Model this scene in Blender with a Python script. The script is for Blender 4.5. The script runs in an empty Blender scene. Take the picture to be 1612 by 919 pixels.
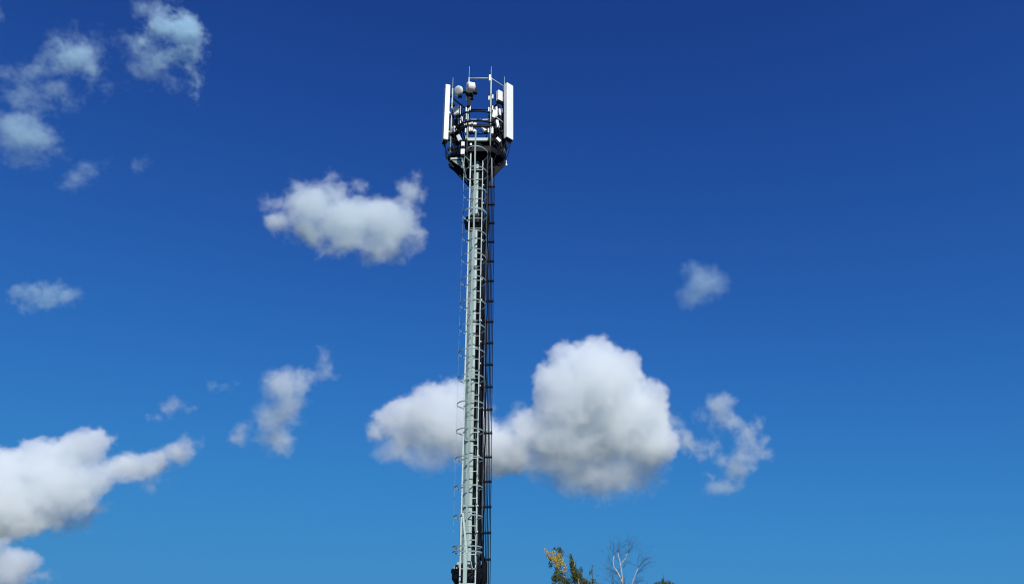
import bpy, bmesh, math, random
from mathutils import Vector, Matrix, Quaternion, noise as mnoise

R = math.radians
C = bpy.context.scene.collection
scene = bpy.context.scene

# ------------------------------------------------------------------ camera
PITCH = R(24.0)
EYE = Vector((0, 0, 1.6))
F = 1209.0                                  # focal length in units of a 1612-wide frame
cam_d = bpy.data.cameras.new('camera')
cam_d.sensor_width = 36.0
cam_d.lens = 36.0 * F / 1612.0
cam_d.clip_start = 0.1
cam_d.clip_end = 60000
cam = bpy.data.objects.new('camera', cam_d)
C.objects.link(cam)
cam.location = EYE
cam.rotation_euler = (R(90) + PITCH, 0, 0)
scene.camera = cam

# ------------------------------------------------------------------ sun and sky
SUN_EL, SUN_AZ = R(37), R(21)               # azimuth: to the right of straight behind the camera
sun_dir = Vector((math.sin(SUN_AZ) * math.cos(SUN_EL), -math.cos(SUN_AZ) * math.cos(SUN_EL), math.sin(SUN_EL)))
sd = bpy.data.lights.new('sun', 'SUN')
sd.energy = 4.8
sd.angle = R(0.53)
sd.color = (1.0, 0.96, 0.88)
sun = bpy.data.objects.new('sun', sd)
C.objects.link(sun)
sun.rotation_euler = sun_dir.to_track_quat('Z', 'Y').to_euler()
sun.location = (0, 0, 60)

world = bpy.data.worlds.new('World')
scene.world = world
world.use_nodes = True
wt = world.node_tree
wt.nodes.clear()
sky = wt.nodes.new('ShaderNodeTexSky')
sky.sky_type = 'NISHITA'
sky.sun_disc = False
sky.sun_elevation = SUN_EL
sky.sun_rotation = math.atan2(sun_dir.x, sun_dir.y)
sky.altitude = 0
sky.air_density = 0.7
sky.dust_density = 0.0
sky.ozone_density = 6.0
bg = wt.nodes.new('ShaderNodeBackground')
SKY_K = 0.08
bg.inputs['Strength'].default_value = SKY_K
wo = wt.nodes.new('ShaderNodeOutputWorld')
sep = wt.nodes.new('ShaderNodeSeparateColor')
com = wt.nodes.new('ShaderNodeCombineColor')
wt.links.new(sky.outputs[0], sep.inputs[0])
# the deep polarised blue of a dry autumn sky: a grade of the whole sky, channel by channel
for i, (c2, c1, c0) in enumerate(((-0.1588, -0.0529, -2.7802), (-0.3357, -0.3679, -1.4554), (-0.3419, -0.25, -0.613))):
    def wm(op, x, y=0.0, z=0.0):
        n = wt.nodes.new('ShaderNodeMath'); n.operation = op
        for k, v in enumerate((x, y, z)):
            if isinstance(v, bpy.types.NodeSocket): wt.links.new(v, n.inputs[k])
            elif k < len(n.inputs): n.inputs[k].default_value = v
        return n.outputs[0]
    v = wm('MULTIPLY', sep.outputs[i], SKY_K)
    v = wm('MINIMUM', wm('MAXIMUM', v, 1e-4), math.exp(-c1 / (2 * c2)))
    lg = wm('LOGARITHM', v, math.e)
    ex = wm('EXPONENT', wm('MULTIPLY_ADD', wm('MULTIPLY_ADD', lg, c2, c1), lg, c0))
    wt.links.new(wm('MULTIPLY', ex, 1.0 / SKY_K), com.inputs[i])
wt.links.new(com.outputs[0], bg.inputs[0])
wt.links.new(bg.outputs[0], wo.inputs[0])

vs = scene.view_settings
vs.view_transform = 'Standard'
vs.look = 'None'
vs.exposure = 0.0
vs.gamma = 1.0
vs.use_curve_mapping = False

cy = scene.cycles
cy.max_bounces = 14
cy.diffuse_bounces = 4
cy.glossy_bounces = 4
cy.volume_bounces = 14
cy.transparent_max_bounces = 16
cy.volume_step_rate = 1.6
cy.use_adaptive_sampling = True
cy.adaptive_threshold = 0.02
cy.adaptive_min_samples = 12
cy.volume_max_steps = 1024
cy.use_denoising = True
cy.filter_width = 1.15
cy.sample_clamp_indirect = 4.0

# ------------------------------------------------------------------ helpers
def tag(o, label=None, cat=None, group=None, kind=None):
    if label: o['label'] = label
    if cat: o['category'] = cat
    if group: o['group'] = group
    if kind: o['kind'] = kind
    return o

RIGHT = Vector((1, 0, 0))
FWD = Vector((0, math.cos(PITCH), math.sin(PITCH)))
UP = Vector((0, -math.sin(PITCH), math.cos(PITCH)))


class MB:
    """collects shapes into one mesh"""
    def __init__(self): self.v, self.f, self.sm, self.mi = [], [], [], []
    def add(self, vs_, fs, smooth=False, mat=0):
        b = len(self.v)
        self.v += [tuple(v) for v in vs_]
        self.f += [tuple(i + b for i in f) for f in fs]
        self.sm += [smooth] * len(fs)
        self.mi += [mat] * len(fs)
    def box(self, c, size, rz=0.0, m=None, bev=0.0):
        """a box, its edges chamfered by bev"""
        hx, hy, hz = (k / 2 for k in size)
        M = m if m is not None else Matrix.Rotation(rz, 3, 'Z')
        bm = bmesh.new()
        bmesh.ops.create_cube(bm, size=1.0)
        for v in bm.verts: v.co = Vector((v.co.x * 2 * hx, v.co.y * 2 * hy, v.co.z * 2 * hz))
        if bev > 0: bmesh.ops.bevel(bm, geom=bm.edges[:], offset=min(bev, hx * .9, hy * .9, hz * .9), segments=2, affect='EDGES', profile=0.6)
        bm.verts.index_update()
        self.add([M @ v.co + Vector(c) for v in bm.verts], [[v.index for v in f.verts] for f in bm.faces])
        bm.free()
    def tube(self, pts, r, n=8, r1=None, smooth=True, caps=True, flat=None):
        pts = [Vector(p) for p in pts]
        vs_, fs, up0 = [], [], None
        m = len(pts)
        for i, p in enumerate(pts):
            t = (pts[min(i + 1, m - 1)] - pts[max(i - 1, 0)]).normalized()
            if up0 is None:
                up0 = t.orthogonal().normalized()
            else:
                up0 = (up0 - t * up0.dot(t))
                up0 = up0.normalized() if up0.length > 1e-6 else t.orthogonal().normalized()
            w = t.cross(up0)
            rr = r if r1 is None else r + (r1 - r) * i / (m - 1)
            for k in range(n):
                a_ = 2 * math.pi * k / n
                vs_.append(p + (up0 * math.cos(a_) + w * math.sin(a_)) * rr)
        for i in range(m - 1):
            for k in range(n):
                k2 = (k + 1) % n
                fs.append((i * n + k, i * n + k2, (i + 1) * n + k2, (i + 1) * n + k))
        if caps:
            fs.append(tuple(range(n - 1, -1, -1)))
            fs.append(tuple((m - 1) * n + k for k in range(n)))
        self.add(vs_, fs, smooth)
    def ribbon(self, pts, outs, w, t):
        """flat bar along pts: width w along z, thickness t along the outward vectors"""
        vs_, fs = [], []
        for p, o in zip(pts, outs):
            p, o = Vector(p), Vector(o)
            for dz, do in ((-w / 2, -t / 2), (-w / 2, t / 2), (w / 2, t / 2), (w / 2, -t / 2)):
                vs_.append(p + Vector((0, 0, dz)) + o * do)
        n = len(pts)
        for i in range(n - 1):
            for k in range(4):
                k2 = (k + 1) % 4
                fs.append((i * 4 + k, i * 4 + k2, (i + 1) * 4 + k2, (i + 1) * 4 + k))
        fs += [(3, 2, 1, 0), tuple((n - 1) * 4 + k for k in range(4))]
        self.add(vs_, fs)
    def turned(self, prof, n=32, smooth=False, c=(0, 0), phase=0.0, m=None, o=(0, 0, 0)):
        """closed profile [(radius, z)...] turned round z"""
        vs_, fs = [], []
        for r, z in prof:
            for k in range(n):
                a_ = 2 * math.pi * k / n + phase
                v = Vector((c[0] + r * math.cos(a_), c[1] + r * math.sin(a_), z))
                vs_.append((m @ v if m is not None else v) + Vector(o))
        q = len(prof)
        for i in range(q - 1):
            for k in range(n):
                k2 = (k + 1) % n
                fs.append((i * n + k, i * n + k2, (i + 1) * n + k2, (i + 1) * n + k))
        if prof[0][0] > 1e-5: fs.append(tuple(range(n - 1, -1, -1)))
        if prof[-1][0] > 1e-5: fs.append(tuple((q - 1) * n + k for k in range(n)))
        self.add(vs_, fs, smooth)
    def plate(self, poly, thick, axis):
        """flat polygon given as 3-D points, thickened along axis"""
        ax = Vector(axis).normalized() * thick / 2
        n = len(poly)
        vs_ = [Vector(p) - ax for p in poly] + [Vector(p) + ax for p in poly]
        fs = [tuple(range(n - 1, -1, -1)), tuple(range(n, 2 * n))]
        fs += [(k, (k + 1) % n, n + (k + 1) % n, n + k) for k in range(n)]
        self.add(vs_, fs)
    def build(self, name, mat, parent=None):
        me = bpy.data.meshes.new(name)
        me.from_pydata(self.v, [], self.f)
        for m_ in (mat if isinstance(mat, (list, tuple)) else [mat]): me.materials.append(m_)
        me.polygons.foreach_set('use_smooth', self.sm)
        me.polygons.foreach_set('material_index', self.mi)
        me.update()
        o = bpy.data.objects.new(name, me)
        C.objects.link(o)
        if parent: o.parent = parent
        return o

def empty(name, loc):
    o = bpy.data.objects.new(name, None)
    o.empty_display_size = 0.5
    C.objects.link(o)
    o.location = loc
    return o

def mat(name, col, rough=0.5, metal=0.0, vary=0.12, scale=6.0, stretch=(1, 1, 1), dirt=None, dirt_amt=0.0, bump=0.0, spec=0.5):
    m = bpy.data.materials.new(name)
    m.use_nodes = True
    t = m.node_tree
    b = t.nodes['Principled BSDF']
    tc = t.nodes.new('ShaderNodeTexCoord')
    mp = t.nodes.new('ShaderNodeMapping')
    mp.inputs['Scale'].default_value = stretch
    t.links.new(tc.outputs['Object'], mp.inputs[0])
    n = t.nodes.new('ShaderNodeTexNoise')
    n.inputs['Scale'].default_value = scale
    n.inputs['Detail'].default_value = 6
    n.inputs['Roughness'].default_value = 0.65
    t.links.new(mp.outputs[0], n.inputs['Vector'])
    r = t.nodes.new('ShaderNodeValToRGB')
    r.color_ramp.elements[0].position = 0.3
    r.color_ramp.elements[1].position = 0.7
    r.color_ramp.elements[0].color = tuple(c * (1 - vary) for c in col) + (1,)
    r.color_ramp.elements[1].color = tuple(min(1, c * (1 + vary)) for c in col) + (1,)
    t.links.new(n.outputs[0], r.inputs[0])
    last = r.outputs[0]
    if dirt:
        n2 = t.nodes.new('ShaderNodeTexNoise')
        n2.inputs['Scale'].default_value = scale * 0.6
        n2.inputs['Detail'].default_value = 8
        n2.inputs['Roughness'].default_value = 0.7
        mp2 = t.nodes.new('ShaderNodeMapping')
        mp2.inputs['Location'].default_value = (5.2, 1.7, 9.1)
        mp2.inputs['Scale'].default_value = tuple(k * q for k, q in zip(stretch, (2.2, 2.2, 0.6)))
        t.links.new(tc.outputs['Object'], mp2.inputs[0])
        t.links.new(mp2.outputs[0], n2.inputs['Vector'])
        r2 = t.nodes.new('ShaderNodeMapRange')
        r2.inputs[1].default_value = 0.48
        r2.inputs[2].default_value = 0.72
        r2.inputs[3].default_value = 0.0
        r2.inputs[4].default_value = dirt_amt
        t.links.new(n2.outputs[0], r2.inputs[0])
        mx = t.nodes.new('ShaderNodeMix')
        mx.data_type = 'RGBA'
        t.links.new(r2.outputs[0], mx.inputs[0])
        t.links.new(last, mx.inputs[6])
        mx.inputs[7].default_value = tuple(dirt) + (1,)
        last = mx.outputs[2]
    t.links.new(last, b.inputs['Base Color'])
    b.inputs['Roughness'].default_value = rough
    b.inputs['Metallic'].default_value = metal
    b.inputs['Specular IOR Level'].default_value = spec
    if bump:
        bp = t.nodes.new('ShaderNodeBump')
        bp.inputs['Strength'].default_value = bump
        bp.inputs['Distance'].default_value = 0.01
        t.links.new(n.outputs[0], bp.inputs['Height'])
        t.links.new(bp.outputs[0], b.inputs['Normal'])
    return m

PAINT = mat('grey_green_paint', (0.31, 0.42, 0.405), 0.55, vary=0.13, scale=3.0, stretch=(2, 2, 0.35), dirt=(0.15, 0.175, 0.16), dirt_amt=0.55)
CAGE = mat('weathered_shaded_cage', (0.22, 0.295, 0.29), 0.55, vary=0.2, scale=4, stretch=(1, 1, .5), dirt=(0.12, 0.12, 0.11), dirt_amt=0.5)  # pole paint darkened for the shaded left side of the hoops, plus dirt
GALV = mat('galvanised_steel', (0.43, 0.52, 0.51), 0.5, 0.0, vary=0.12, scale=9)
DARK = mat('dark_and_shaded_steel', (0.007, 0.009, 0.013), 0.6, 0.0, vary=0.35, scale=8, spec=0.15)  # dark parts; on the head's underside, shade put into the steel's colour
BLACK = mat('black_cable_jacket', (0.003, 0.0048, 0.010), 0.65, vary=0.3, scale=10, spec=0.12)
WHITE = mat('white_radome', (0.80, 0.82, 0.79), 0.45, vary=0.03, scale=2.5, stretch=(1, 1, 0.4), dirt=(0.55, 0.56, 0.52), dirt_amt=0.25)
UNITW = mat('white_painted_unit', (0.78, 0.79, 0.78), 0.45, vary=0.05, scale=5)
PALE = mat('pale_dish_cover', (0.62, 0.66, 0.62), 0.6, vary=0.05, scale=5)

# ------------------------------------------------------------------ ground
def ground_mat():
    m = mat('dry_autumn_grass', (0.060, 0.075, 0.040), 0.95, vary=0.5, scale=0.35, dirt=(0.10, 0.095, 0.07), dirt_amt=0.6, bump=0.4)
    return m
gb = MB()
NG = 40
def gpos(i): return math.copysign(abs(i / NG * 2 - 1) ** 3, i / NG * 2 - 1) * 25000
pts = []
for j in range(NG + 1):
    for i in range(NG + 1):
        x, y = gpos(i), gpos(j)
        d_ = math.hypot(x, y)
        pts.append((x, y, 0.0 if d_ < 120 else mnoise.noise((x * .002, y * .002, 3)) * min(4.0, (d_ - 120) * .01)))
gb.add(pts, [(j * (NG + 1) + i, j * (NG + 1) + i + 1, (j + 1) * (NG + 1) + i + 1, (j + 1) * (NG + 1) + i) for j in range(NG) for i in range(NG)])
tag(gb.build('ground', ground_mat()), kind='structure')

# ------------------------------------------------------------------ the mast (local: x right, y away, z up)
mast = empty('cell_tower', (-1.17, 22.0, 0.0))
tag(mast, 'tall grey-green steel phone mast with caged ladder, black feeder cables and white antennas on top', 'phone mast')

def pr(z):                                   # pole radius
    if z < 3.1: return 0.33 - 0.012 * z
    if z < 13.9: return 0.272 - (z - 3.1) * 0.0047
    return 0.213 - (z - 13.9) * 0.004
def section(z0, z1):
    b = MB()
    b.turned([(pr(z0 + .001), z0), (pr(z1 - .001), z1)], n=12, phase=R(-90))
    return b.build('pole_section', PAINT, mast)
def collar(z, r, sec):
    """bolted joint: two dark flange plates with stiffening gussets and a dark skirt"""
    b = MB()
    rp = pr(z)
    b.turned([(rp * .9, z - .045), (r, z - .045), (r, z - .005), (rp * .9, z - .005)], n=36)
    b.turned([(rp * .9, z + .005), (r, z + .005), (r, z + .045), (rp * .9, z + .045)], n=36)
    b.turned([(rp + .01, z - .44), (r * .95, z - .20), (r * .95, z - .047), (rp * .9, z - .047), (rp * .9, z - .44)], n=24)
    b.turned([(rp + .004, z + .047), (r * .80, z + .047), (r * .72, z + .16), (rp + .004, z + .16)], n=24)
    fl = b.build('flange', DARK, sec)
    g = MB()
    for k in range(12):
        a_ = 2 * math.pi * (k + .5) / 12
        u = Vector((math.cos(a_), math.sin(a_), 0)); w = Vector((-u.y, u.x, 0))
        g.plate([u * rp + Vector((0, 0, z + .05)), u * (r * .96) + Vector((0, 0, z + .05)), u * (rp + .03) + Vector((0, 0, z + .24)), u * rp + Vector((0, 0, z + .24))], .016, w)
    for k in range(24):
        a_ = 2 * math.pi * k / 24
        g.turned([(.018, z - .075), (.018, z + .085)], n=6, c=(math.cos(a_) * (r - .04), math.sin(a_) * (r - .04)))
    g.build('gusset', PAINT, sec)
s1 = section(0.0, 3.1); s2 = section(3.1, 13.9); s3 = section(13.9, 16.95)
collar(3.15, 0.475, s1); collar(13.9, 0.395, s2)
b = MB(); b.turned([(.2, .0), (.62, .0), (.62, .05), (.2, .05)], n=36); b.build('base_plate', PAINT, mast)
# weld seam bands on the shaft
for z in (5.9, 8.6, 11.2, 15.2):
    b = MB(); b.turned([(pr(z) + .001, z - .02), (pr(z) + .006, z - .01), (pr(z) + .006, z + .01), (pr(z) + .001, z + .02)], n=12, phase=R(-90))
    b.build('weld_band', PAINT, mast)

# ladder
LY = -0.47
LZ0, LZ1 = 2.3, 16.25
b = MB()
for sx, top in ((-.205, 16.38), (.205, 15.95)):
    b.box((sx, LY, (LZ0 + top) / 2), (.034 if sx > 0 else .042, .022, top - LZ0), bev=.004)
ladder = b.build('ladder', GALV, mast)
z = LZ0 + .15
proto = None
while z < 15.9:
    if proto is None:
        b = MB(); b.tube([(-.205, LY, 0), (.205, LY, 0)], .0125, 8)
        proto = b.build('rung', GALV, ladder); o = proto
    else:
        o = proto.copy(); C.objects.link(o); o.parent = ladder
    o.location = (0, 0, z)
    z += 0.365
# stand-off brackets between ladder and pole
z = 3.0; proto = None
while z < 15.6:
    if proto is None:
        b = MB()
        for sx in (-.205, .205): b.box((sx * .93, (LY - .16) / 2, 0), (.03, abs(LY) - .16, .03), rz=0)
        b.box((0, -.28, 0), (.40, .03, .035))
        proto = b.build('standoff', PAINT, ladder); o = proto
    else:
        o = proto.copy(); C.objects.link(o); o.parent = ladder
    o.location = (0, 0, z)
    z += 1.83

# safety cage: straps, hoops
CY, CR = LY - .42, .385
def hoop_pts(n=22):
    p, q = [(-.205, LY, 0)], [(-1, 0, 0)]
    for k in range(n + 1):
        a_ = math.pi * (k / n) * 1.16 - math.pi * .08
        x, y = -math.cos(a_) * CR, -math.sin(a_) * (CR + .16)
        p.append((x, CY + y * .9 + .02, 0)); q.append(Vector((x, y, 0)).normalized())
    p.append((.205, LY, 0)); q.append((1, 0, 0))
    return p, q
b = MB()
rnd = random.Random(5)
zt0, zt1 = 4.05, 16.12
def strap(x, y, w, z0, z1, wob=0.0):
    n = 40
    for i in range(n):
        za, zb = z0 + (z1 - z0) * i / n, z0 + (z1 - z0) * (i + 1) / n
        xa = x + wob * mnoise.noise((za * .6, x * 7, 1)); xb = x + wob * mnoise.noise((zb * .6, x * 7, 1))
        b.box(((xa + xb) / 2, y, (za + zb) / 2), (w, .006, (zb - za) + .002),
              m=Matrix.Rotation(math.atan2(xb - xa, zb - za), 3, 'Y'))
strap(0.0, CY - (CR + .16) * .9 + .012, .05, zt0, 16.45, .03)
b_front = b
for sx in (-1, 1):
    b.box((sx * (CR - .006), CY, (zt0 + zt1) / 2), (.004, .022, zt1 - zt0))
cage = b.build('safety_cage', CAGE, mast)
zs = [3.55, 3.68]
z = 4.45
while z < 16.1:
    zs.append(z); z += .765
zs += [13.66]
proto = None
for z in zs:
    if proto is None:
        b = MB(); p, q = hoop_pts(); b.ribbon(p, q, .033, .007)
        proto = b.build('hoop', CAGE, cage); o = proto
    else:
        o = proto.copy(); C.objects.link(o); o.parent = cage
    o.location = (0, 0, z)
# lower cage piece, offset, passing the joint
b = MB(); b.box((-.02, CY - (CR + .16) * .9 + .03, 3.1), (.10, .006, 1.3)); b.build('cage_plate', PAINT, mast)
b = MB(); b.box((-.05, CY - (CR + .16) * .9 + .02, 4.0), (.045, .006, 1.0), m=Matrix.Rotation(R(-7), 3, 'Y')); b.build('cage_splice', GALV, mast)

# feeder cables hugging the pole behind the ladder's right rail
rnd = random.Random(9)
def wavy(x, y, z0, z1, amp, step=.35, sd=0.0):
    n = max(2, int((z1 - z0) / step))
    return [(x + amp * mnoise.noise((z0 * 0 + i * .45, sd, 0)), y + amp * mnoise.noise((i * .45, sd, 7)), z0 + (z1 - z0) * i / n) for i in range(n + 1)]
for k, (deg, r_) in enumerate(((20, .018), (25, .014), (34.5, .019), (41.5, .019), (57, .020), (64, .018), (79, .024), (88, .022), (99, .024))):
    b = MB()
    pts = []
    for i in range(45):
        z = .4 + (16.5 - .4) * i / 44
        rr = pr(z) + .03 + .012 * mnoise.noise((i * .4, k * 3.1, 2))
        for zc, ex in ((3.15, .22), (13.9, .19)):
            rr += ex * max(0.0, 1 - abs(z - zc) / .7)
        a_ = R(deg + 1.6 * mnoise.noise((i * .3, k * 5.3, 4)))
        pts.append((rr * math.sin(a_), -rr * math.cos(a_), z))
    b.tube(pts, r_, 8)
    b.build('feeder_cable', BLACK, mast)
# free-hanging runs on the brackets to the right
RUNS = ((.315, .022), (.362, .018), (.402, .020), (.450, .012), (.494, .015), (.537, .011), (.580, .011))
RY = -.10
for k, (x, r_) in enumerate(RUNS):
    b = MB(); b.tube(wavy(x, RY - .035, .4, 16.6, .028 if k < 3 else .012, .3, k * 2.7), r_, 8)
    b.build('feeder_cable', BLACK, mast)
z, proto = 2.75, None
while z < 16.0:
    if proto is None:
        b = MB()
        b.box((.39, RY, 0), (.43, .035, .045)); b.box((.22, RY + .03, -.035), (.14, .03, .02))
        proto = b.build('cable_bracket', DARK, mast)
        for k, (x, r_) in enumerate(RUNS):
            c = MB(); c.box((x, RY - .045, .012), (.034, .06, .075), bev=.006)
            cl = c.build('clamp', BLACK, proto)
        c = MB(); c.tube([(.225, RY - .06, .01), (.225, RY - .06, .05)], .02, 8); c.build('clamp_glint', UNITW, proto)  # white stub standing in for the bright reflection beside the clamps
        o = proto
    else:
        o = proto.copy(); C.objects.link(o); o.parent = mast
        for ch in proto.children:
            d = ch.copy(); C.objects.link(d); d.parent = o
    o.location = (0, 0, z)
    z += 0.69

# ---- the antenna head
PIPES = {'L': (-.94, .0, 16.5, 19.3), 'FL': (-.33, -.5, 16.5, 19.38), 'FR': (.44, -.5, 16.5, 19.38),
         'R': (.90, -.05, 16.5, 19.36), 'BL': (-.47, .68, 16.5, 19.0), 'BR': (.42, .68, 16.5, 19.0)}
HEX = ['L', 'FL', 'FR', 'R', 'BR', 'BL']
for k, key in enumerate(HEX):
    x, y, z0, z1 = PIPES[key]
    b = MB()
    b.tube([(x, y, z0 - .25), (x, y, z1)], .025, 12)
    p = b.build('mounting_pipe', GALV, mast)
    c = MB()
    for zc in ((17.15, 18.02, 18.5) if key[0] == 'F' else (17.4, 18.3)):
        for s in (-1, 1):
            c.box((x + s * .065, y - .02, zc + .03 * s), (.045, .05, .17), bev=.008)
    c.build('pipe_clamp', UNITW, p)
    c = MB()
    c.box((x + .035, y + .045, 17.7), (.05, .05, 1.9))
    for zc in (16.75, 17.15, 17.55, 18.1, 18.62):
        c.box((x, y + .03, zc), (.20, .10, .09), bev=.01)
    c.build('clamp_backing', DARK, p)
    if key in ('L', 'FL', 'FR', 'R'):
        c = MB(); c.tube([(x, y, z1 - .1), (x, y, 19.86 if y < -.2 else 19.78)], .011, 6, r1=.006)
        c.build('lightning_rod', GALV, mast)
def bar(name, pts, r_, m, box=None):
    b = MB()
    b.tube(pts, r_, 8)
    return b.build(name, m, mast)
P3 = lambda k, z, out=0.0: (PIPES[k][0] * (1 + out), PIPES[k][1] * (1 + out), z)
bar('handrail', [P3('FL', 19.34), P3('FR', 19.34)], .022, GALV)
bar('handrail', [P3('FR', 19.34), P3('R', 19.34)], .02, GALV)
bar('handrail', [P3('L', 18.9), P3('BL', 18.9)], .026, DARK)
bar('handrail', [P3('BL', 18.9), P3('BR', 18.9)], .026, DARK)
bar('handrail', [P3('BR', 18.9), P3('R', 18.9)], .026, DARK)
bar('handrail', [P3('BL', 18.45), P3('BR', 18.45)], .034, GALV)
# the two cable rings and the carrying ring
def hexring(name, z, h, t, m, out=0.0):
    b = MB()
    for i in range(6):
        p0, p1 = Vector(P3(HEX[i], z, out)), Vector(P3(HEX[(i + 1) % 6], z, out))
        d_ = p1 - p0
        b.box((p0 + p1) / 2, (d_.length + .03, t, h), rz=math.atan2(d_.y, d_.x))
    return b.build(name, m, mast)
hexring('support_ring', 16.38, .20, .07, DARK, .04)
hexring('support_ring', 17.32, .08, .06, DARK, .02)
b = MB()
n = 40
b.tube([(.80 * math.cos(2 * math.pi * i / n), .05 + .66 * math.sin(2 * math.pi * i / n), 17.86) for i in range(n + 1)], .026, 8)
b.build('cable_ring', DARK, mast)
b = MB()
b.tube([(.82 * math.cos(2 * math.pi * i / n), .05 + .68 * math.sin(2 * math.pi * i / n), 17.45) for i in range(n + 1)], .032, 8)
b.build('cable_ring', DARK, mast)
b = MB()
b.plate([(PIPES[k][0] * .93, PIPES[k][1] * .93, 16.45) for k in HEX], .02, (0, 0, 1))
b.build('dark_fill_floor', DARK, mast)  # near-black sheet added to fill the shaded mass under the head
# radial arms with triangular gussets, shade under the platform put into their colour
for i, key in enumerate(HEX):
    x, y, _, _ = PIPES[key]
    u = Vector((x, y, 0)); L_ = u.length; u.normalize(); w = Vector((-u.y, u.x, 0))
    b = MB()
    b.box(u * (L_ / 2 + .08) + Vector((0, 0, 16.5)), (L_ - .12, .07, .10), rz=math.atan2(u.y, u.x))
    a = b.build('support_arm', DARK, mast)
    g = MB()
    q = lambda r_, z: u * r_ + Vector((0, 0, z))
    g.plate([q(.2, 15.35), q(L_ + .02, 16.0), q(L_ + .02, 16.44), q(.2, 16.44)], .02, w)
    g.build('gusset', DARK, a)
    g = MB(); g.tube([q(.21, 15.2), q(L_ + .03, 16.12)], .032, 8); g.build('brace', DARK, a)
b = MB()
b.turned([(pr(16) + .004, 16.12), (.30, 16.12), (.30, 16.36), (pr(16) + .004, 16.36)], n=24)
b.turned([(pr(16) + .004, 15.72), (.27, 15.72), (.27, 15.78), (pr(16) + .004, 15.78)], n=24)
b.build('head_collar', DARK, mast)
# deck plates on the front edge of the head, catching the sun
b = MB()
b.box((.02, -.52, 16.75), (.70, .16, .05)); b.box((.02, -.61, 16.70), (.66, .03, .10))
b.build('deck_edge', GALV, mast)
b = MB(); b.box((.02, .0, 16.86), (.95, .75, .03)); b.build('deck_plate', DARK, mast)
b = MB(); b.box((-.70, -.28, 16.16), (.38, .05, .07), rz=R(-8)); b.build('step_bar', GALV, mast)
b = MB(); b.plate([(-.84, -.25, 16.10), (-.48, -.28, 16.10), (-.33, -.2, 15.7)], .012, (0, 1, 0)); b.build('step_plate', PAINT, mast)
bar('ladder_grab_rail', [(-.30, -.62, 15.1), (-.46, -.62, 15.75), (-.50, -.60, 16.1)], .018, PAINT)
bar('ladder_grab_rail', [(-.42, -.55, 14.8), (-.42, -.55, 16.2)], .010, GALV)
bar('ladder_grab_rail', [(.52, -.55, 14.9), (.50, -.55, 16.0)], .012, GALV)

# panel antennas: sector fronts 120 degrees apart
def panel(key, deg, out, z0, z1, w=.30, d_=.17):
    x, y, _, _ = PIPES[key]
    a_ = R(deg)                                    # 0 = towards the viewer, positive = right
    f = Vector((math.sin(a_), -math.cos(a_), 0))
    c = Vector((x, y, 0)) + f * out
    M = Matrix.Rotation(a_, 3, 'Z')
    b = MB(); b.box((c.x, c.y, (z0 + z1) / 2), (w, d_, z1 - z0), m=M, bev=.022)
    p = b.build('panel_antenna', WHITE, mast)
    e = MB(); e.box((c.x, c.y, z0 - .012), (w * .9, d_ * .85, .05), m=M)
    for k in range(4):
        q = M @ Vector((-.1 + .066 * k, .0, 0))
        e.tube([(c.x + q.x, c.y + q.y, z0 - .02), (c.x + q.x, c.y + q.y, z0 - .13)], .020, 8)
    e.build('connector', DARK, p)
    for zc in (z0 + .35, z1 - .35):
        e = MB()
        m_ = c - f * (out * .62)
        e.box((m_.x, m_.y, zc), (.10, max(.05, out - d_ / 2), .09), m=M)
        e.build('bracket', DARK, p)
    return c, f, M
pl = panel('L', -72, .20, 17.0, 19.32)
prr = panel('R', 43, .22, 16.98, 19.28)

# small white radio units and their backs
def unit(c, size, deg, tilt=0.0, m=UNITW, fins=False):
    M = Matrix.Rotation(R(deg), 3, 'Z') @ Matrix.Rotation(R(tilt), 3, 'Y')
    b = MB(); b.box(c, size, m=M, bev=.012)
    if fins:
        for k in range(7):
            q = M @ Vector(((k / 6 - .5) * size[0] * .9, -size[1] / 2 - .012, 0))
            b.box(Vector(c) + q, (.008, .03, size[2] * .86), m=M)
    o = b.build('radio_unit', m, mast)
    e = MB()
    q = M @ Vector((0, size[1] / 2 + .035, 0))
    e.box(Vector(c) + q, (size[0] * .8, .07, size[2] * .7), m=M)
    q = M @ Vector((0, .02, -size[2] / 2 - .03))
    e.box(Vector(c) + q, (size[0] * .85, size[1] * .7, .06), m=M)
    e.build('mount', DARK, o)
    return o
unit((.75, -.10, 18.86), (.26, .14, .42), 38)
unit((-.74, -.10, 18.22), (.15, .13, .34), -35, fins=True)
unit((-.66, -.16, 18.24), (.07, .10, .36), -35)
unit((-.60, -.2, 17.72), (.10, .16, .36), 30, 10)
unit((-.80, -.12, 17.45), (.10, .10, .26), -30, -14)
unit((-.62, -.28, 16.98), (.12, .10, .26), -25, -20)
unit((-.22, -.44, 17.30), (.17, .13, .36), -20, 0)
unit((-.10, -.40, 17.32), (.09, .12, .37), 30, 0)
unit((.24, -.42, 17.28), (.20, .12, .20), 20, -38)
unit((.54, -.42, 17.86), (.12, .12, .32), 25, 6)
unit((.62, -.40, 17.98), (.07, .10, .40), 35)
unit((.74, -.38, 17.98), (.07, .08, .26), 35, -6)
unit((.66, -.40, 17.46), (.10, .12, .30), 30, -10)
unit((.50, -.50, 17.10), (.07, .10, .22), 10)
unit((.70, -.40, 16.82), (.18, .10, .12), 30, 35)
unit((-.46, -.66, 16.47), (.11, .09, .17), -6)
unit((-.46, -.66, 16.16), (.13, .09, .21), -6)
unit((-.20, -.60, 16.50), (.07, .06, .08), 0)
b = MB(); b.tube([(.62, -.44, 17.74), (.86, -.34, 17.60)], .018, 8); b.build('strut', GALV, mast)

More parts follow.
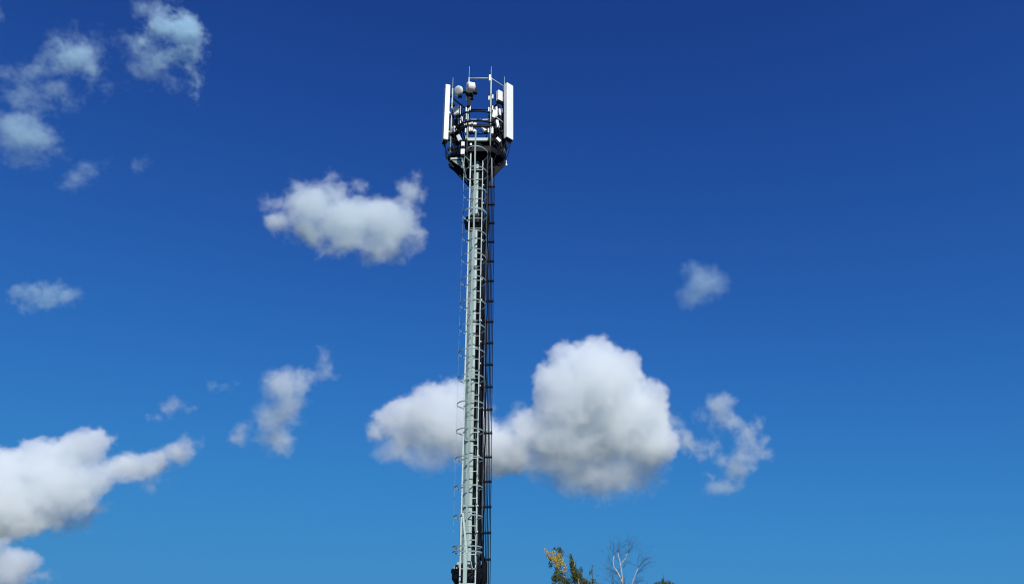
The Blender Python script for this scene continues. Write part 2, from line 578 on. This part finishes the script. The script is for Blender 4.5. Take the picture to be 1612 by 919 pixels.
# microwave dishes
def dish(c, nrm, r_, depth, shroud, arm_to):
    nrm = Vector(nrm).normalized()
    M = nrm.to_track_quat('Z', 'Y').to_matrix()
    b = MB()
    b.turned([(r_ * .30, -depth), (r_ * .78, -depth * .62), (r_, -shroud), (r_, -.005), (r_ * .97, .0)], n=32, m=M, o=c, smooth=False)
    d_ = b.build('dish_antenna', UNITW, mast)
    e = MB(); e.turned([(r_ * .955, .002), (r_ * .93, .012), (r_ * .5, .022), (0.0001, .026)], n=32, m=M, o=c, smooth=True)
    e.build('dish_cover', PALE, d_)
    e = MB()
    back = Vector(c) - nrm * depth
    e.tube([back, back - nrm * .05, arm_to], .045, 8)
    e.box(back - Vector((0, 0, .12)), (.14, .14, .22), bev=.02)
    e.build('mount', DARK, d_)
dish((-.70, -.62, 18.70), (-.60, -.74, -.30), .185, .12, .06, (-.36, -.50, 18.72))
dish((-.36, -.74, 18.77), (-.93, -.36, -.10), .185, .28, .22, (-.30, -.53, 18.6))
b = MB(); b.box((-.31, -.55, 18.33), (.11, .10, .46), bev=.01); b.box((-.25, -.50, 18.52), (.16, .12, .16)); b.build('dish_support', DARK, mast)
b = MB(); b.box((.40, -.53, 19.32), (.07, .09, .26), bev=.01); b.build('gps_unit', UNITW, mast)
b = MB(); b.turned([(.0001, 15.98), (.035, 16.0), (.03, 16.06), (.012, 16.09), (.012, 16.2)], n=12, c=(.98, -.1)); b.build('beacon_lamp', UNITW, mast)

# jumper cables looping between antennas, radios and the rings
rnd = random.Random(12)
def sag(p, q, drop, n=12, side=(0, 0, 0)):
    p, q = Vector(p), Vector(q)
    return [p.lerp(q, i / n) - Vector((0, 0, drop)) * math.sin(math.pi * i / n) + Vector(side) * math.sin(math.pi * i / n) for i in range(n + 1)]
def jumper(p, q, drop, r_=.013, side=(0, 0, 0)):
    b = MB(); b.tube(sag(p, q, drop, side=side), r_, 6); b.build('jumper_cable', BLACK, mast)
for c, f, M in (pl, prr):
    z0 = 17.04
    for k in range(4):
        q = M @ Vector((-.1 + .066 * k, 0, 0))
        st = (c.x + q.x, c.y + q.y, z0 - .10)
        end = (c.x * (.42 + .1 * k) + rnd.uniform(-.05, .05), c.y - .15 + rnd.uniform(-.2, .2), 16.45 + .12 * k)
        jumper(st, end, .40 + .08 * k, .015, side=f * .06)
for i in range(46):
    s = 1 if i % 5 < 3 else -1
    p = (s * rnd.uniform(.35, .9), rnd.uniform(-.5, .25), rnd.uniform(17.1, 18.4))
    q = (s * rnd.uniform(.25, .85), rnd.uniform(-.5, .3), rnd.uniform(16.35, 17.3))
    jumper(p, q, rnd.uniform(.03, .30), rnd.choice((.012, .014, .018)), side=(rnd.uniform(-.12, .12), rnd.uniform(-.1, .1), 0))
for i in range(10):
    a_ = R(rnd.uniform(20, 110))
    p = (rnd.uniform(.3, .8), rnd.uniform(-.45, .1), rnd.uniform(16.5, 16.9))
    q = (.26 * math.sin(a_) + .05, -.26 * math.cos(a_), rnd.uniform(15.2, 15.7))
    jumper(p, q, rnd.uniform(.05, .2), .018)
for i in range(5):
    p = (-rnd.uniform(.3, .8), rnd.uniform(-.45, .1), rnd.uniform(16.5, 16.9))
    q = (-.26, -.12, rnd.uniform(15.2, 15.7))
    jumper(p, q, rnd.uniform(.05, .2), .016)
# dark boxes added to fill the head's black masses, shaded under the right panel
b = MB(); b.box((.62, .05, 16.72), (.40, .42, .50), rz=R(20), bev=.02); b.build('dark_fill_box', DARK, mast)
b = MB(); b.box((.70, .06, 17.50), (.34, .30, .95), rz=R(30), bev=.02); b.build('dark_fill_box', DARK, mast)
b = MB(); b.box((.885, -.02, 17.95), (.13, .13, 2.3), bev=.02); b.build('dark_fill_box', DARK, mast)
b = MB(); b.box((-.76, .10, 17.5), (.18, .26, .95), rz=R(-30), bev=.02); b.build('dark_fill_box', DARK, mast)
b = MB(); b.box((-.68, .10, 16.62), (.26, .30, .32), rz=R(-20), bev=.02); b.build('dark_fill_box', DARK, mast)


# ------------------------------------------------------------------ birches beyond the mast
BARK = mat('white_birch_bark', (0.50, 0.49, 0.46), 0.85, vary=0.18, scale=3, stretch=(1, 1, 3), dirt=(0.05, 0.045, 0.04), dirt_amt=0.7)
TWIG = mat('dark_birch_twig', (0.050, 0.036, 0.046), 0.85, vary=0.3, scale=4)
def leaf_mat(name, cols):
    m = bpy.data.materials.new(name)
    m.use_nodes = True
    t = m.node_tree
    p = t.nodes['Principled BSDF']
    g = t.nodes.new('ShaderNodeNewGeometry')
    r = t.nodes.new('ShaderNodeValToRGB')
    r.color_ramp.elements.remove(r.color_ramp.elements[1])
    r.color_ramp.elements[0].color = tuple(cols[0]) + (1,)
    for i, c in enumerate(cols[1:], 1):
        e = r.color_ramp.elements.new(i / (len(cols) - 1)); e.color = tuple(c) + (1,)
    t.links.new(g.outputs['Random Per Island'], r.inputs[0])
    t.links.new(r.outputs[0], p.inputs['Base Color'])
    p.inputs['Roughness'].default_value = 0.6
    tr = t.nodes.new('ShaderNodeBsdfTranslucent')
    t.links.new(r.outputs[0], tr.inputs[0])
    mx = t.nodes.new('ShaderNodeMixShader'); mx.inputs[0].default_value = 0.25
    t.links.new(p.outputs[0], mx.inputs[1]); t.links.new(tr.outputs[0], mx.inputs[2])
    t.links.new(mx.outputs[0], t.nodes['Material Output'].inputs[0])
    return m
GREEN = leaf_mat('green_birch_leaves', [(.045, .070, .012), (.075, .105, .016), (.115, .135, .02), (.18, .17, .022), (.045, .070, .014)])
YELLOW = leaf_mat('yellow_birch_leaves', [(.60, .40, .02), (.72, .52, .03), (.42, .31, .03), (.66, .46, .03), (.20, .20, .025)])

def at(px, py, Y):
    ray = FWD + RIGHT * ((px - 806) / F) + UP * ((459.5 - py) / F)
    return EYE + ray * (Y / ray.y)

def leaves(b, rnd, c, rad, n, size, droop=0.0):
    c = Vector(c)
    for _ in range(n):
        d_ = Vector((rnd.gauss(0, 1), rnd.gauss(0, 1), rnd.gauss(0, 1))).normalized() * (rnd.random() ** .45)
        p = c + Vector((d_.x * rad[0], d_.y * rad[1], d_.z * rad[2])) - Vector((0, 0, droop * rnd.random()))
        u = Vector((rnd.gauss(0, 1), rnd.gauss(0, 1), rnd.gauss(0, 1))).normalized()
        w = u.orthogonal().normalized()
        w.rotate(Quaternion(u, rnd.uniform(0, 6.28)))
        s_ = size * rnd.uniform(.6, 1.3)
        nrm = u.cross(w)
        b.add([p - u * s_, p + w * s_ * .62 + nrm * s_ * .15, p + u * s_, p - w * s_ * .62 + nrm * s_ * .15], [(0, 1, 2, 3)])

def branchy(rnd, p, d_, length, r_, depth, out, spread=.55, up=.25, tips=None, wob=.16, kids=(2, 4)):
    """recursive limb; out(points, r0, r1, level)"""
    n = 5
    pts = [Vector(p)]
    v = Vector(d_).normalized()
    for i in range(n):
        v = (v + Vector((rnd.gauss(0, wob), rnd.gauss(0, wob), rnd.gauss(0, wob * .6) + up * .12))).normalized()
        pts.append(pts[-1] + v * (length / n))
    out(pts, r_, r_ * .45, depth)
    if tips is not None and depth <= 1: tips.append(pts[-1]); tips.append(pts[3])
    if depth <= 0: return
    for k in range(rnd.randint(*kids)):
        i = rnd.randint(2, n)
        q = pts[i]
        t = (v + Vector((rnd.gauss(0, spread), rnd.gauss(0, spread), rnd.gauss(0, spread * .5) + up * .4))).normalized()
        branchy(rnd, q, t, length * rnd.uniform(.5, .75), r_ * .5, depth - 1, out, spread, up, tips, wob, kids)

# leafy birch turning yellow
Y1 = 70.0
rnd = random.Random(4)
base = at(905, 919, Y1); top = at(873, 866, Y1)
t1 = empty('birch_tree', (base.x + .5, Y1, 0))
tag(t1, 'leafy green birch with its top left turned yellow, nearest to the mast', 'birch')
loc = lambda p: Vector(p) - t1.location
b = MB()
p0 = Vector((0, 0, 0)); p1 = loc(at(895, 919, Y1)); p2 = loc(at(886, 905, Y1)); p3 = loc(at(879, 890, Y1)); p4 = loc(top)
b.tube([p0, p0.lerp(p1, .35) + Vector((.12, 0, 0)), p0.lerp(p1, .7) + Vector((-.05, .05, 0)), p1, p2, p3, p4], .17, 10, r1=.018)
q1 = loc(at(903, 880, Y1))
b.tube([p0.lerp(p1, .6), loc(at(912, 919, Y1)), loc(at(907, 900, Y1)), q1], .08, 8, r1=.015)
b.build('trunk', BARK, t1)
tw = MB(); tips = []
for k in range(26):
    f = rnd.random()
    s = (p1.lerp(p4, f) if k % 2 else loc(at(912, 919, Y1)).lerp(q1, f))
    branchy(rnd, s, (rnd.gauss(0, .6), rnd.gauss(0, .6), .5), .55, .014, 1, lambda P, a_, b_, l: tw.tube(P, a_, 4, r1=b_), tips=tips)
for k in range(40):
    z_ = rnd.uniform(1.8, p1.z); s = p0.lerp(p1, z_ / p1.z)
    branchy(rnd, s, (rnd.gauss(0, .8), rnd.gauss(0, .8), .35), rnd.uniform(.9, 1.6), .03, 1, lambda P, a_, b_, l: tw.tube(P, a_, 4, r1=b_), tips=tips)
tw.build('branches', TWIG, t1)
cr = MB(); ye = MB()
def clump(px, py, rx, ry, n, mb, size=.062, droop=.0, dy=0.0):
    c = loc(at(px, py, Y1)); c.y += dy
    k = 18.0
    leaves(mb, rnd, c, (rx / k, min(rx, ry) / k, ry / k), n, size, droop)
for a_ in ((880, 866, 5, 6, 80), (884, 871, 5, 6, 60), (874, 864, 4, 4, 30), (880, 906, 10, 9, 300), (873, 912, 6, 9, 160), (890, 915, 12, 7, 260), (900, 884, 4, 7, 120), (902, 893, 6, 9, 220),
           (905, 903, 8, 9, 300), (911, 912, 10, 8, 320), (914, 900, 4, 9, 90), (920, 916, 8, 5, 160), (898, 876, 2.5, 4, 40), (867, 888, 4, 6, 50), (876, 896, 4, 6, 60)):
    clump(*a_[:4], int(a_[4] * 1.5), cr, size=.066, dy=rnd.uniform(-.3, .3))
for a_ in ((867, 876, 5, 5, 90), (872, 880, 6, 6, 130), (880, 876, 6, 7, 120), (884, 885, 5, 8, 110), (889, 893, 3, 7, 50), (862, 872, 4, 5, 30), (876, 888, 7, 5, 80), (859, 866, 3, 4, 14), (870, 870, 4, 4, 40), (886, 898, 3, 6, 24)):
    clump(*a_[:4], int(a_[4] * 1.6), ye, size=.062, droop=.1, dy=-.3)
for t in tips:
    if t.z < p1.z - .4: leaves(cr, rnd, t, (.4, .4, .35), 34, .07)
for _ in range(90):
    z_ = rnd.uniform(2.2, p1.z - .3); r_ = 1.75 * (1 - .35 * (z_ / p1.z)) * rnd.random() ** .5; a_ = rnd.uniform(0, 6.28)
    leaves(cr, rnd, (r_ * math.cos(a_), r_ * math.sin(a_), z_), (.45, .45, .35), 40, .075)
cr.build('crown', GREEN, t1); ye.build('yellow_foliage', YELLOW, t1)

# small dark tuft-topped birch
Y2 = 74.0
rnd = random.Random(14)
t2 = empty('birch_tree', (at(933, 919, Y2).x, Y2, 0))
tag(t2, 'slim young birch tip with few dark leaves, between yellowing birch and bare birch', 'birch')
loc2 = lambda p: Vector(p) - t2.location
b = MB(); ta = loc2(at(932, 886, Y2)); b.tube([(0, 0, 0), (.05, 0, 2), (-.04, 0, 4.5), loc2(at(933, 912, Y2)), ta], .08, 8, r1=.008); b.build('trunk', TWIG, t2)
cr = MB()
for px, py, rx, ry, n in ((931, 896, 2.2, 7, 34), (929, 902, 2.5, 4, 26), (933, 891, 1.6, 3, 12), (932, 914, 5, 6, 70), (936, 917, 6, 5, 70), (928, 918, 5, 4, 50), (940, 905, 2, 2, 6)):
    leaves(cr, rnd, loc2(at(px, py, Y2)), (rx / 17, rx / 17, ry / 17), n, .062)
for _ in range(50):
    z_ = rnd.uniform(2.0, loc2(at(933, 919, Y2)).z); r_ = .8 * rnd.random() ** .5; a_ = rnd.uniform(0, 6.28)
    leaves(cr, rnd, (r_ * math.cos(a_), r_ * math.sin(a_), z_), (.35, .35, .3), 30, .07)
cr.build('crown', GREEN, t2)

# bare white-limbed birch
Y3 = 66.0
rnd = random.Random(23)
t3 = empty('birch_tree', (at(982, 919, Y3).x, Y3, 0))
tag(t3, 'bare leafless birch with white forked limbs and a haze of purple-brown twigs', 'birch')
loc3 = lambda p: Vector(p) - t3.location
T = lambda px, py: loc3(at(px, py, Y3))
b = MB()
b.tube([(0, 0, 0), (.1, 0, 2.5), T(984, 935), T(981, 919)], .2, 10, r1=.10)
b.build('trunk', BARK, t3)
lm = MB()
def limb(pts, r0, r1): lm.tube([T(*p) for p in pts], r0 * .8, 8, r1=r1 * .75)
limb([(981, 920), (977, 910), (972, 900), (966, 891), (965, 882), (967, 874)], .085, .035)
limb([(981, 920), (979, 905), (977, 890), (976, 884), (974, 876), (973, 869)], .075, .030)
limb([(977, 890), (980, 884), (985, 878), (988, 870)], .045, .025)
limb([(985, 879), (986, 873), (984, 871)], .03, .015)
limb([(984, 937), (993, 925), (997, 912), (1002, 899), (1005, 893)], .065, .022)
lm.build('limb', BARK, t3)
tw = MB()
def tout(P, a_, b_, l): tw.tube(P, a_, 4, r1=b_)
for (px, py), d_, n, ln in (((967, 874), (-.2, 0, 1), 5, 1.1), ((973, 869), (.0, 0, 1), 6, 1.2), ((976, 885), (-.3, 0, .8), 4, .9), ((988, 870), (.35, 0, .9), 6, 1.25), ((986, 876), (.5, 0, .6), 4, 1.1),
                        ((1005, 893), (.3, 0, .9), 7, 1.35), ((1000, 904), (.8, 0, .5), 6, 1.3), ((996, 915), (.8, 0, .3), 5, 1.1), ((966, 890), (-.8, 0, .4), 6, 1.0), ((973, 902), (-.9, 0, .2), 6, 1.1), ((979, 910), (-.6, 0, .4), 4, 1.0), ((981, 893), (.5, 0, .7), 4, 1.1)):
    for k in range(n):
        branchy(rnd, T(px, py), Vector(d_) + Vector((rnd.gauss(0, .35), rnd.gauss(0, .5), rnd.gauss(0, .2))), ln * rnd.uniform(.5, 1.0), .0095, 2, tout, spread=.7, up=.02, wob=.16, kids=(3, 5))
for k in range(24):
    z_ = rnd.uniform(2.2, 4.8)
    branchy(rnd, (.1, 0, z_), (rnd.gauss(0, 1), rnd.gauss(0, 1), .5), 1.6, .03, 2, tout, spread=.45, up=.15, kids=(2, 3))
tw.build('twigs', TWIG, t3)

# rounded tree top at the right
Y4 = 72.0
rnd = random.Random(31)
t4 = empty('birch_tree', (at(1046, 919, Y4).x, Y4, 0))
tag(t4, 'rounded olive-green tree top, rightmost of the trees, just peeping over the bottom edge', 'birch')
loc4 = lambda p: Vector(p) - t4.location
b = MB(); b.tube([(0, 0, 0), (.1, 0, 2), (-.05, .05, 4), loc4(at(1044, 912, Y4)), loc4(at(1044, 903, Y4))], .15, 8, r1=.01); b.build('trunk', TWIG, t4)
cr = MB()
for px, py, rx, ry, n in ((1044, 915, 4, 5, 70), (1038, 919, 7, 5, 120), (1051, 918, 8, 5, 130), (1060, 920, 7, 4, 90), (1046, 922, 16, 6, 300), (1032, 921, 5, 5, 60), (1019, 918, 1.5, 4, 10)):
    leaves(cr, rnd, loc4(at(px, py, Y4)), (rx / 17.5, rx / 17.5, ry / 17.5), n, .066)
for _ in range(90):
    z_ = rnd.uniform(2.0, 5.1); r_ = 1.5 * rnd.random() ** .5; a_ = rnd.uniform(0, 6.28)
    leaves(cr, rnd, (r_ * math.cos(a_), r_ * math.sin(a_), z_), (.45, .45, .35), 38, .075)
OLIVE = leaf_mat('olive_leaves', [(.06, .07, .02), (.10, .11, .03), (.15, .13, .03), (.035, .055, .016)])
cr.build('crown', OLIVE, t4)

# ------------------------------------------------------------------ clouds: real volumes far out at cloud height
def cloud_material(name, colour):
    m = bpy.data.materials.new(name)
    m.use_nodes = True
    t = m.node_tree
    t.nodes.clear()
    out = t.nodes.new('ShaderNodeOutputMaterial')
    v = t.nodes.new('ShaderNodeVolumePrincipled')
    v.inputs['Color'].default_value = tuple(colour) + (1,)
    v.inputs['Density'].default_value = 1.0
    v.inputs['Density Attribute'].default_value = 'density'
    v.inputs['Anisotropy'].default_value = 0.0
    t.links.new(v.outputs[0], out.inputs['Volume'])
    return m

CLOUD_MAT = cloud_material('cloud_vapour', (0.974, 0.994, 1.0))  # red lowered to put a bluish cast into the cloud's shaded depths
MID_MAT = cloud_material('ragged_cloud_vapour', (0.93, 0.985, 1.0))
THIN_MAT = cloud_material('thin_cloud_vapour', (0.70, 0.905, 1.0))  # blue haze put into the colour of white vapour; ragged one has less
CLOUD_HEIGHT = 900.0

def cloud(label, layers, voxel=1.8, seed=1, pad=26, group=None, vapour=None):
    vapour = vapour or CLOUD_MAT
    """A cloud built from puffs. Each layer: dict(puffs=[(x, y, rx, ry[, depth])], rough, soft, thick, grain).
    Puff sizes are angular (1/F of a radian); the cloud gets its true size from its distance."""
    rnd = random.Random(seed)
    puffs = [p for L in layers for p in L['puffs']]
    x0 = min(p[0] - p[2] for p in puffs) - pad; x1 = max(p[0] + p[2] for p in puffs) + pad
    y0 = min(p[1] - p[3] for p in puffs) - pad; y1 = max(p[1] + p[3] for p in puffs) + pad
    rz = max(min(p[2], p[3]) for p in puffs) + pad + 10
    mx, my = (x0 + x1) / 2, (y0 + y1) / 2
    ray = FWD + RIGHT * ((mx - 806) / F) + UP * ((459.5 - my) / F)
    depth = CLOUD_HEIGHT / ray.z
    s = depth / F
    o = bpy.data.objects.new('cloud', bpy.data.volumes.new('cloud'))
    C.objects.link(o)
    o.location = EYE + ray * depth
    o.rotation_euler = (R(90) + PITCH, 0, 0)
    o.scale = (s, s, s)
    o.data.materials.append(vapour)
    o.data.render.space = 'OBJECT'
    tag(o, label, 'cloud', group)
    ng = bpy.data.node_groups.new('cloud_shape', 'GeometryNodeTree')
    ng.interface.new_socket('Geometry', in_out='OUTPUT', socket_type='NodeSocketGeometry')
    N, Lk = ng.nodes, ng.links
    def node(kind, **kw):
        n = N.new(kind)
        for k, v in kw.items(): setattr(n, k, v)
        return n
    def put(sock, v):
        if isinstance(v, bpy.types.NodeSocket): Lk.new(v, sock)
        else: sock.default_value = v
    def math_(op, a, b=0.0, c=None, clamp=False):
        n = node('ShaderNodeMath', operation=op, use_clamp=clamp)
        put(n.inputs[0], a); put(n.inputs[1], b)
        if c is not None: put(n.inputs[2], c)
        return n.outputs[0]
    def vec(op, a, b=None, scale=None, out=0):
        n = node('ShaderNodeVectorMath', operation=op)
        put(n.inputs[0], a)
        if b is not None: put(n.inputs[1], b)
        if scale is not None: put(n.inputs['Scale'], scale)
        return n.outputs[out]
    pos = node('GeometryNodeInputPosition').outputs[0]
    off = tuple(rnd.uniform(-500, 500) for _ in range(3))
    def fbm(p, size, detail, rough, shift):
        n = node('ShaderNodeTexNoise', noise_dimensions='3D', noise_type='FBM', normalize=True)
        put(n.inputs['Vector'], vec('ADD', p, tuple(o_ + shift for o_ in off)))
        n.inputs['Scale'].default_value = 1.0 / size
        n.inputs['Detail'].default_value = detail
        n.inputs['Roughness'].default_value = rough
        return n
    total = None
    for li, L in enumerate(layers):
        warp = fbm(pos, L.get('swirl_size', 45), 3, 0.5, 31.7 * (li + 1))
        wv = vec('SCALE', vec('SUBTRACT', warp.outputs['Color'], (0.5, 0.5, 0.5)), scale=L.get('swirl', 24.0))
        p = vec('ADD', pos, wv)
        dist = None
        for q in L['puffs']:
            x, y, rx, ry = q[:4]
            r0 = min(rx, ry)
            pz = q[4] if len(q) > 4 else rnd.uniform(-0.3, 0.3) * r0
            c = (x - mx, my - y, pz)      # local axes: x right, y up, z towards the viewer
            dd = vec('LENGTH', vec('MULTIPLY', vec('SUBTRACT', p, c), (r0 / rx, r0 / ry, 1.0 / L.get('deep', 1.0))), out=1)
            dd = math_('SUBTRACT', dd, r0)
            dist = dd if dist is None else math_('SMOOTH_MIN', dist, dd, L.get('blend', 8.0))
        n1 = fbm(p, L.get('grain', 38), L.get('octaves', 5), L.get('frac', 0.66), 11.3 * (li + 1)).outputs[0]
        n1 = math_('SUBTRACT', n1, 0.5)
        d = math_('MULTIPLY_ADD', n1, L['rough'], math_('MULTIPLY', dist, -1.0))
        n2 = math_('SUBTRACT', fbm(pos, L.get('fray_size', 9), 2, 0.6, 57.9 * (li + 1)).outputs[0], 0.5)
        d = math_('MULTIPLY_ADD', n2, L.get('fray', 16), d)
        d = math_('DIVIDE', d, L['soft'], clamp=True)
        d = math_('POWER', d, L.get('fall', 1.3))
        d = math_('MULTIPLY', d, L['thick'])
        total = d if total is None else math_('ADD', total, d)
    vc = node('GeometryNodeVolumeCube')
    lo = (x0 - mx, my - y1, -rz); hi = (x1 - mx, my - y0, rz)
    put(vc.inputs['Density'], total)
    vc.inputs['Min'].default_value = lo
    vc.inputs['Max'].default_value = hi
    for k, ax in enumerate('XYZ'):
        vc.inputs['Resolution ' + ax].default_value = max(8, int((hi[k] - lo[k]) / voxel))
    sm = node('GeometryNodeSetMaterial')
    sm.inputs['Material'].default_value = vapour
    go = node('NodeGroupOutput')
    Lk.new(vc.outputs[0], sm.inputs[0])
    Lk.new(sm.outputs[0], go.inputs[0])
    md = o.modifiers.new('shape', 'NODES')
    md.node_group = ng
    return o

def dense(puffs, **k): return dict(dict(puffs=puffs, rough=52, soft=7, thick=0.042, fray=16, grain=38, swirl=24, blend=10, fall=1.2), **k)
def wisp(puffs, **k): return dict(dict(puffs=puffs, rough=72, soft=24, thick=0.05, grain=34, swirl=30, blend=12, fall=1.4, frac=.7), **k)

TORN = dict(fray=26, fray_size=8, frac=0.74, swirl_size=34, grain=30)

cloud('biggest white cumulus, two humps joined by a thin grey foot, drifting behind the mast', [
    dense([(935, 598, 64, 66), (900, 622, 64, 70), (960, 650, 76, 74), (1003, 668, 60, 60), (1034, 694, 38, 38), (872, 668, 54, 46, 15),
           (1026, 622, 25, 28), (892, 562, 27, 27), (938, 556, 31, 27), (985, 585, 30, 34), (838, 670, 30, 28, 15), (800, 714, 46, 34, 0), (770, 728, 34, 28, 0), (915, 690, 70, 36, 10),
           (690, 650, 50, 54), (650, 660, 45, 42), (722, 655, 50, 62), (613, 662, 29, 27), (745, 690, 44, 42), (590, 675, 16, 14)]),
    wisp([(930, 738, 84, 52, -5), (985, 738, 60, 46, -5), (870, 715, 74, 48, 10), (805, 700, 56, 48, 10), (1010, 715, 50, 40, 0), (1052, 664, 26, 24), (770, 722, 36, 40),
          (632, 702, 38, 30, 15), (590, 675, 22, 19), (692, 702, 62, 34, 25), (611, 706, 19, 20), (775, 640, 16, 14), (1078, 690, 20, 18), (820, 665, 40, 30),
          (1020, 735, 40, 30), (940, 762, 70, 34, 0), (985, 755, 50, 34, 0)], soft=28, thick=.036)], seed=3, voxel=2.0)
cloud('ragged curling wisp of cloud just right of the biggest cumulus', [
    wisp([(1135, 640, 28, 22), (1150, 665, 24, 22), (1176, 690, 20, 26), (1180, 718, 19, 24), (1157, 742, 22, 21), (1135, 764, 27, 15),
          (1100, 712, 22, 14), (1082, 700, 16, 14), (1205, 690, 15, 13), (1120, 680, 12, 20), (1162, 715, 18, 20), (1205, 712, 12, 14), (1110, 655, 14, 14), (1110, 700, 24, 14), (1140, 725, 18, 16), (1195, 670, 12, 12), (1120, 745, 14, 10)],
         rough=60, soft=16, thick=0.042, grain=28, swirl=26)], seed=8, voxel=1.5, vapour=MID_MAT)
cloud('medium white cloud with ragged horns left of the antennas, alone in the deep blue', [
    dense([(490, 325, 44, 42), (540, 345, 58, 42), (605, 350, 55, 44), (642, 330, 24, 38), (597, 385, 45, 28, 22), (560, 370, 48, 28),
           (525, 305, 34, 26), (475, 298, 22, 18), (500, 360, 36, 24), (600, 400, 30, 20, 24), (625, 365, 34, 34, 12)], thick=0.040, soft=16, rough=60),
    wisp([(432, 322, 22, 14), (448, 350, 26, 22), (485, 365, 42, 26), (648, 300, 25, 18), (655, 283, 12, 16), (658, 365, 18, 24),
          (600, 400, 44, 22), (525, 278, 22, 12), (565, 292, 16, 12), (540, 385, 34, 20)], soft=20)], seed=21, voxel=1.6, vapour=MID_MAT)
cloud('large white cumulus with a long tail reaching in from the lower left edge', [
    dense([(20, 752, 62, 48), (72, 728, 46, 42), (122, 709, 50, 36), (153, 698, 28, 28), (30, 785, 85, 52, 30), (110, 765, 58, 42, 25), (60, 805, 60, 32, 40), (140, 750, 42, 36, 15),
           (205, 737, 36, 22), (243, 727, 38, 20), (-25, 765, 50, 55), (278, 715, 24, 15)]),
    wisp([(205, 738, 40, 24), (282, 712, 32, 22), (300, 697, 16, 16), (235, 757, 24, 14), (152, 797, 24, 16), (95, 822, 48, 22), (30, 820, 50, 24)], soft=20)],
    seed=34, voxel=1.8)
cloud('small bright white puff of cloud cut off by the lower left corner', [
    dense([(14, 893, 42, 32), (44, 886, 14, 22), (-2, 850, 24, 26), (10, 918, 40, 26)]),
    wisp([(76, 910, 16, 11), (40, 905, 24, 18)], soft=20)], seed=40, voxel=1.6)
cloud('thin bright cloud with a hooked tail hanging down, near the top left', [
    wisp([(256, 40, 36, 26), (290, 50, 36, 32), (306, 78, 20, 24), (272, 90, 36, 20), (302, 108, 15, 22), (311, 132, 9, 22), (315, 155, 6, 13), (228, 66, 18, 11), (318, 62, 12, 16)],
         thick=0.075, soft=20, rough=78, **TORN),
    wisp([(210, 70, 30, 20), (235, 106, 36, 22), (270, 132, 36, 14), (226, 12, 24, 18), (250, -4, 28, 14), (240, 85, 36, 28), (192, 58, 16, 14)],
         thick=0.026, rough=88, **TORN)], seed=55, voxel=1.6, vapour=THIN_MAT)
cloud('faint torn cloud with a soft arched back, left of the hooked cloud', [
    wisp([(117, 88, 46, 28), (97, 104, 32, 22), (146, 112, 16, 24)], thick=0.046, rough=84, **TORN),
    wisp([(150, 70, 18, 26), (105, 60, 28, 16), (85, 140, 30, 24), (110, 160, 18, 18), (170, 140, 18, 15), (25, 112, 40, 16), (38, 150, 34, 24), (60, 170, 28, 16), (70, 110, 26, 18)],
         thick=0.024, rough=88, **TORN)], seed=61, voxel=1.6, vapour=THIN_MAT)
cloud('pale rounded cloud fading downwards at the left edge, under the torn clouds', [
    wisp([(42, 213, 46, 36), (28, 192, 34, 20), (74, 220, 22, 24), (45, 250, 32, 20)], thick=0.032, soft=24, rough=68, **TORN),
    wisp([(92, 240, 18, 13), (0, 190, 20, 24), (70, 250, 22, 16)], thick=0.024, **TORN)], seed=77, voxel=1.8, vapour=THIN_MAT)
cloud('small pale slanting wisp of cloud below the rounded cloud at the left', [
    wisp([(118, 284, 26, 17), (145, 266, 28, 11), (135, 272, 18, 13), (110, 292, 16, 11), (160, 260, 18, 7)], thick=0.026, grain=26, soft=14, rough=46)],
    seed=81, voxel=1.5, vapour=THIN_MAT)
cloud('tiny faint scrap of cloud right of the slanting wisp', [
    wisp([(217, 260, 13, 12), (230, 250, 11, 8)], thick=0.022, grain=22, soft=14, rough=40)], seed=85, voxel=1.5, pad=18, vapour=THIN_MAT)
cloud('flat pale cloud alone by the left edge, halfway up the sky', [
    wisp([(75, 465, 44, 22), (42, 462, 28, 14), (105, 466, 24, 20), (22, 468, 20, 12), (95, 450, 16, 14), (40, 485, 20, 11)], thick=0.036, grain=28, soft=16, rough=58, fray=22)],
    seed=90, voxel=1.5, vapour=THIN_MAT)
cloud('grey-white tattered cloud standing tall between the left cumulus and the mast', [
    wisp([(445, 605, 33, 34), (450, 640, 32, 34), (430, 658, 30, 36), (428, 692, 24, 22), (466, 630, 20, 28)], thick=0.040, soft=20, grain=30, rough=48, fray=20),
    wisp([(472, 602, 20, 24), (488, 598, 16, 9), (374, 690, 24, 17), (440, 706, 26, 13), (512, 578, 13, 20), (506, 560, 8, 15), (526, 592, 11, 10), (381, 674, 13, 17), (462, 665, 15, 12), (408, 692, 24, 11), (497, 592, 18, 10), (440, 690, 24, 20)],
         thick=0.034, grain=26, soft=14, rough=40, fray=20)], seed=101, voxel=1.5, vapour=MID_MAT)
cloud('small arched wisp of cloud above the tail of the left cumulus', [
    wisp([(262, 640, 15, 12), (246, 655, 16, 9), (271, 642, 9, 15), (293, 640, 13, 8)], thick=0.036, grain=22, soft=11, rough=34, swirl=20)], seed=110, voxel=1.4, pad=18)
cloud('tiny thin streak of cloud beside the tattered cloud', [
    wisp([(348, 609, 20, 8), (363, 601, 12, 6), (326, 607, 11, 8)], thick=0.034, grain=22, soft=10, rough=30, swirl=20)], seed=117, voxel=1.4, pad=18, vapour=THIN_MAT)
cloud('soft pale puff of cloud alone at the right of the mast', [
    wisp([(1105, 440, 36, 28), (1125, 440, 25, 23), (1085, 424, 20, 15), (1090, 464, 32, 20)], thick=0.050, soft=32, grain=40, rough=44, fray=18)],
    seed=120, voxel=1.8, vapour=THIN_MAT)
cloud('faint scrap of cloud cut off by the left edge near the top', [
    wisp([(-2, 20, 13, 23)], thick=0.018, grain=22, soft=16, rough=40)], seed=130, voxel=1.6, pad=18, vapour=THIN_MAT)
